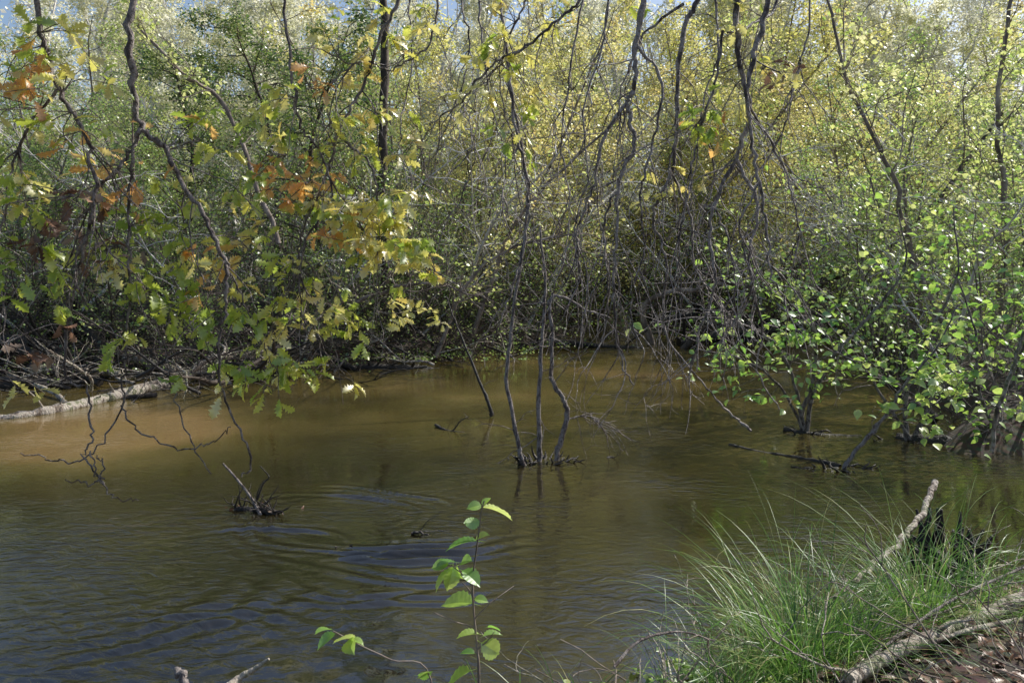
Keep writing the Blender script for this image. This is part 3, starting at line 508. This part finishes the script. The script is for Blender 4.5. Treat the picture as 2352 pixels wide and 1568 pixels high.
e=root('driftwood_snag',tuple(S(575,1165,6.4)*[1,1,0]),'dark snag of sticks and leaves caught in the current','driftwood'); base=S(575,1165,6.4)*[1,1,0]
b=MB(); bez_branch(b,SP([(600,1185,6.3),(575,1140,6.35),(540,1095,6.4),(512,1064,6.45)]),.014,.008,6); part('stick',b.mesh('snag_stick',[BK_DARK],base),e)
b=MB(); p=spl(np.array([base+[-.12,0,0],base,base+[.1,-.05,.02],base+[.25,-.1,0]])); tube(b,p,.03,6,0,True,.2)
for i in range(40):
    k=rng.integers(0,len(p)); q=grow(p[k],rng.normal(0,1,3)*[1,.6,.8]+[0,0,.5],rng.uniform(.08,.3),5,.25); tube(b,q,np.linspace(.008,.002,6),4)
bez_branch(b,SP([(590,1150,6.3),(605,1110,6.3),(618,1095,6.3),(598,1070,6.3)]),.01,.004,5)
part('sticks',b.mesh('snag_sticks',[BK_WET],base),e)
b=MB(); leaves(b,base+rng.normal(0,1,(16,3))*[.14,.07,.01]+[0.05,0,.02],.06,OAK,0,.5); part('leaves',b.mesh('snag_leaves',[LF_BR],base),e)
def small(ctrls,label,mat=BK_WET,name='floating_branch',tw=3):
    b=MB(); P0=S(*ctrls[0][0][0])
    for c,r0,r1 in ctrls:
        p=bez_branch(b,SP(c),r0,r1,6,wob=.004); 
        if tw: twigs(b,p,tw,.22,.004,(0,0,0),.7,.1,1,down=-.2)
    return solo(name,b.mesh(name,[mat],P0),tuple(P0),label,'branch')
small([([(1000,975,9.6),(1030,990,9.4),(1080,995,9.3)],.018,.01),([(1040,988,9.4),(1060,965,9.4),(1078,955,9.4)],.01,.004)],'small forked wet branch floating in the river')
small([([(1675,1022,8.7),(1750,1040,8.4),(1850,1055,8.1),(1930,1072,7.8)],.022,.03)],'long dark branch half sunk in the water')
small([([(1130,955,10.2),(1122,925,10.2),(1095,860,10.3),(1050,750,10.5),(1025,680,10.6)],.03,.006)],'thin dead sapling leaning out of the water',name='dead_sapling',tw=14)
small([([(770,1255,5.6),(790,1258,5.6),(810,1250,5.6)],.008,.004)],'tiny twig breaking the water surface',tw=1)
small([([(945,1225,5.85),(965,1222,5.85),(985,1228,5.85)],.014,.006)],'dark wood fragment breaking the surface',tw=2)
small([([(1395,1052,8.1),(1412,1050,8.1)],.02,.01)],'dark root tip in the water',tw=1)
small([([(2352,760,7),(2320,860,7.1),(2290,950,7.2),(2278,1035,7.3)],.014,.02)],'pale bare sapling leaning at the muddy bank',BK_LOG,'dead_sapling',tw=8)
small([([(1800,985,9.4),(1880,1000,9.2),(1980,1005,9.1)],.04,.03)],'muddy root lying at the shrub foot',tw=12,name='sunken_root')
small([([(2060,1010,9),(2150,1020,8.8),(2260,1030,8.6),(2400,1020,8.6)],.09,.12)],'thick dark root along the muddy bank',tw=40,name='sunken_root')
log([(1915,1370,3.8),(1990,1310,4.1),(2070,1240,4.5),(2115,1185,4.85),(2148,1105,5.2)],.01,.019,'grey broken branch leaning on a stump at the water edge',name='broken_branch',cat='branch',stubs=4,wob=2.5)
b=MB(); P0=S(2185,1210,5.2)
for i in range(18):
    p=grow(P0+rng.normal(0,1,3)*[.09,.08,.03]-[0,0,.32],nz(rng.normal(0,.35,3)+[0,0,1.2]),rng.uniform(.25,.42),6,.2); tube(b,p,np.linspace(.045,.008,7),7,0,True,.2)
solo('broken_stump',b.mesh('broken_stump',[BK_WET],P0),tuple(P0),'dark rotten stump at the water edge','stump')
log([(2420,1340,3.9),(2300,1395,3.7),(2170,1450,3.4),(2050,1500,3.2),(1950,1560,3.0)],.036,.024,'pale grey fallen branch lying on the near bank',name='fallen_branch',cat='branch',stubs=4)
log([(2420,1410,3.6),(2250,1440,3.4),(2150,1470,3.25)],.012,.008,'thin pale stick on the bank',name='fallen_branch',cat='branch',stubs=2)
log([(2380,1290,3.9),(2200,1370,3.6),(2050,1470,3.3),(1930,1570,3)],.007,.005,'long dark twig crossing the grass',name='fallen_branch',cat='branch',mat=BK_DARK,stubs=2)
log([(1410,1530,2.9),(1470,1470,3),(1560,1450,3.1),(1640,1470,3.2)],.006,.003,'curved brown twig on the bank edge',name='fallen_branch',cat='branch',mat=BK_DARK,stubs=2)
log([(405,1535,2.65),(425,1565,2.6),(470,1660,2.55)],.011,.014,'dark broken stick poking up at the bank',name='broken_branch',cat='branch',mat=BK_DARK,stubs=0,wob=1)
log([(618,1512,2.6),(585,1535,2.6),(540,1562,2.58),(500,1610,2.5),(430,1700,2.45)],.004,.02,'sunlit splintered orange-brown branch end',name='broken_branch',cat='branch',stubs=1,wob=1)
# ---------- grass tussocks ----------
def tussock(n,Lm,seedw=.14,W=.0022,out=1.0,bend=(.9,2.9)):
    b=MB(); seg=9
    a=rng.uniform(0,6.28,n); rr=np.abs(rng.normal(0,seedw,n)); base=np.stack([rr*np.cos(a),rr*np.sin(a),np.full(n,-.05)],-1)
    a2=a+rng.normal(0,1.0,n); th0=rng.uniform(0,.7,n)*out; bd=rng.uniform(*bend,n); L_=Lm*rng.uniform(.35,1.15,n)
    p=base.copy(); pts=[p.copy()]
    for i in range(seg):
        t=(i+.5)/seg; th=th0+bd*t**1.4; p=p+(L_/seg)[:,None]*np.stack([np.sin(th)*np.cos(a2),np.sin(th)*np.sin(a2),np.cos(th)],-1); pts.append(p.copy())
    pts=np.array(pts).transpose(1,0,2); side=np.stack([-np.sin(a2),np.cos(a2),np.zeros(n)],-1)+rng.normal(0,.3,(n,3))
    w=W*(1-np.linspace(0,1,seg+1)**2*.9)
    v=np.stack([pts-side[:,None]*w[None,:,None],pts+side[:,None]*w[None,:,None]],2).reshape(n,-1,3)
    i=np.arange(seg)*2; f=np.stack([i,i+1,i+3,i+2],-1); f=(f[None]+(2*(seg+1))*np.arange(n)[:,None,None]).reshape(-1,4)
    b.add(v.reshape(-1,3),f,0); return b.mesh('grass_tussock',[GR])
for px,py,dd,n,Lm in [(1840,1480,3.45,850,.95),(2120,1400,3.8,420,.82),(1700,1530,3.15,170,.5),(2290,1330,4.2,150,.5),(1985,1440,3.6,260,.75)]:
    q=S(px,py,dd); q[2]=float(hgt(q[0],q[1])); solo('grass_tussock',tussock(n,Lm),tuple(q),'arching tuft of fine green sedge grass at the bank','grass','grass tussocks on the near bank')
for px,dd in [(1320,3),(1150,2.7),(1440,3.1),(980,2.7),(1580,3.2),(1240,2.8),(1380,2.95)]:
    q=S(px,1500,dd); q[2]=float(hgt(q[0],q[1])); solo('grass_tussock',tussock(rng.integers(8,26),.5,.08,.0035),tuple(q),'few sparse grass blades on the bank edge','grass','grass tussocks on the near bank')
# ---------- seedling ----------
base=S(1100,1700,2.5); base[2]=float(hgt(base[0],base[1]))
e=root('alder_seedling',tuple(base),'young seedling with bright green serrated leaves','plant'); st=MB(); fo=MB()
bez_branch(st,np.vstack([base-[0,0,.05],SP([(1100,1560,2.5),(1095,1480,2.5),(1088,1400,2.5),(1086,1330,2.5),(1096,1250,2.5),(1105,1180,2.5),(1112,1150,2.5)])]),.0045,.002,6)
for c in ([(1086,1345,2.5),(1062,1318,2.48),(1040,1300,2.45)],[(1090,1440,2.5),(1040,1425,2.47),(996,1405,2.44)],[(1088,1372,2.5),(1075,1350,2.5),(1060,1335,2.5)],[(1090,1420,2.5),(1125,1385,2.5),(1180,1345,2.55)],[(1096,1490,2.5),(1120,1470,2.5),(1135,1450,2.5)]):
    bez_branch(st,SP(c),.0025,.0012,5)
LV=[(1108,1160,1,1.2,.055),(1110,1165,1.9,-.35,.085),(1105,1160,-1.2,.1,.06),(1102,1195,-1.6,-.3,.07),(1095,1242,-1.7,0,.08),(1092,1240,.5,.5,.045),(1045,1290,-1.5,.3,.065),(1045,1302,-1,-.7,.08),(1030,1295,-1.6,-.1,.07),(1060,1290,.5,.6,.05),(1040,1300,-.1,-.9,.07),(1062,1310,1,-.3,.06),(1050,1300,.3,-1,.06),
 (1085,1385,-1.6,.1,.08),(1090,1375,1.1,.1,.06),(1110,1460,1.5,.4,.06),(1105,1475,1.2,-.9,.08),(1090,1500,-1.2,.2,.07),(1080,1540,-1,-.1,.09),(1100,1455,-1,.2,.06),(1120,1440,1,.2,.05)]
for x,y,dx,dz,s in LV:
    leaves(fo,[S(x,y,2.5)],s,ALD2,0,.5,dirs=[(dx,rng.normal(-.2,.5),dz)])
part('stem',st.mesh('seed_stem',[BK_FAR],base),e); part('foliage',fo.mesh('seed_leaves',[LF_H],base,smooth=False),e)
base=S(1000,1640,2.5); base[2]=float(hgt(base[0],base[1]))
e=root('bramble_shoot',tuple(base),'thin trailing shoot with a few green leaves','plant'); st=MB(); fo=MB()
bez_branch(st,np.vstack([base,SP([(990,1560,2.5),(900,1515,2.5),(830,1482,2.5),(765,1448,2.5)])]),.003,.0015,5)
for x,y,dx,dz,s in [(800,1470,.3,0,.05),(815,1465,-.8,.3,.06),(800,1468,1,.1,.07),(760,1445,-1,.5,.06),(770,1455,-.9,-.4,.07),(985,1545,-.9,.1,.06),(960,1550,1,.1,.07)]:
    leaves(fo,[S(x,y,2.5)],s,ALD2,0,.5,dirs=[(dx,rng.normal(-.2,.5),dz)])
part('stem',st.mesh('bram_stem',[BK_FAR],base),e); part('foliage',fo.mesh('bram_leaves',[LF_H],base,smooth=False),e)
hb=template('bramble_plant',make_shrub(.38,.65,10,5,4,.034,BK_FAR,LF_G,T=ALD,r=.003,arch=-.15,scat=.02,lowbare=.3),SC,'small bramble with little green leaves on the bank','plant','low brambles on the near bank')
for px,py,dd in [(1480,1500,3.2),(1560,1480,3.4),(1620,1540,3.1),(1400,1560,3),(1760,1560,3),(1980,1400,3.7),(1500,1420,3.6),(1330,1560,2.9),(1690,1440,3.6),(1450,1540,3.05),(1240,1560,2.8),(1600,1430,3.6),(1540,1550,3.0)]:
    q=S(px,py,dd); place(hb,q[0],q[1],sc=rng.uniform(.7,1.2))
n=9000; x=rng.uniform(-1,4,n); y=rng.uniform(2,5.4,n); z=hgt(x,y); k=z>.02
b=MB(); leaves(b,np.stack([x,y,z+.015],-1)[k],.06,OAK,0,.35,0)
solo('leaf_litter',b.mesh('leaf_litter',[LF_BR]),(0,0,0),'brown fallen oak leaves covering the bank','leaf litter',kind='stuff')
for i in range(80):
    x=rng.uniform(.3,3.2); y=rng.uniform(2.7,3.1+min(x*.6,1.6)); b=MB(); a=rng.uniform(0,6.28)
    p=grow((0,0,.03),(math.cos(a),math.sin(a),.25),rng.uniform(.3,.9),7,.15); tube(b,p,np.linspace(rng.uniform(.003,.008),.002,8),5); twigs(b,p,4,.25,.0025,(0,0,0),.6,.2,0,down=-.3)
    solo('fallen_twig',b.mesh('fallen_twig',[BK_LOG if i%2 else BK_FAR]),(x,y,float(hgt(x,y))),'dry twig lying on the leaf litter','twig','dry twigs on the near bank')
# ---------- light ----------
AZ=math.radians(58); EL=math.radians(42)
sd=Vector((math.sin(AZ)*math.cos(EL),math.cos(AZ)*math.cos(EL),math.sin(EL)))
sun=bpy.data.lights.new('sun','SUN'); sun.energy=5; sun.angle=math.radians(.5); sun.color=(1,.97,.9)
so=bpy.data.objects.new('sun',sun); so.rotation_euler=sd.to_track_quat('Z','Y').to_euler(); link(so)
w=bpy.data.worlds.new('World'); scene.world=w; w.use_nodes=True; nt=w.node_tree
sk=nt.nodes.new('ShaderNodeTexSky'); sk.sky_type='NISHITA'; sk.sun_disc=False; sk.sun_elevation=EL; sk.sun_rotation=AZ; sk.dust_density=2.2; sk.ozone_density=1.8
bg=nt.nodes['Background']; bg.inputs[1].default_value=.15; nt.links.new(sk.outputs[0],bg.inputs[0])
# ---------- camera ----------
cam=bpy.data.cameras.new('camera'); cam.lens=28; cam.sensor_width=36; cam.shift_y=-184/2352; cam.clip_end=2000; cam.clip_start=.05
co=bpy.data.objects.new('camera',cam); co.location=(0,0,EYE); co.rotation_euler=(math.pi/2,0,0); link(co); scene.camera=co
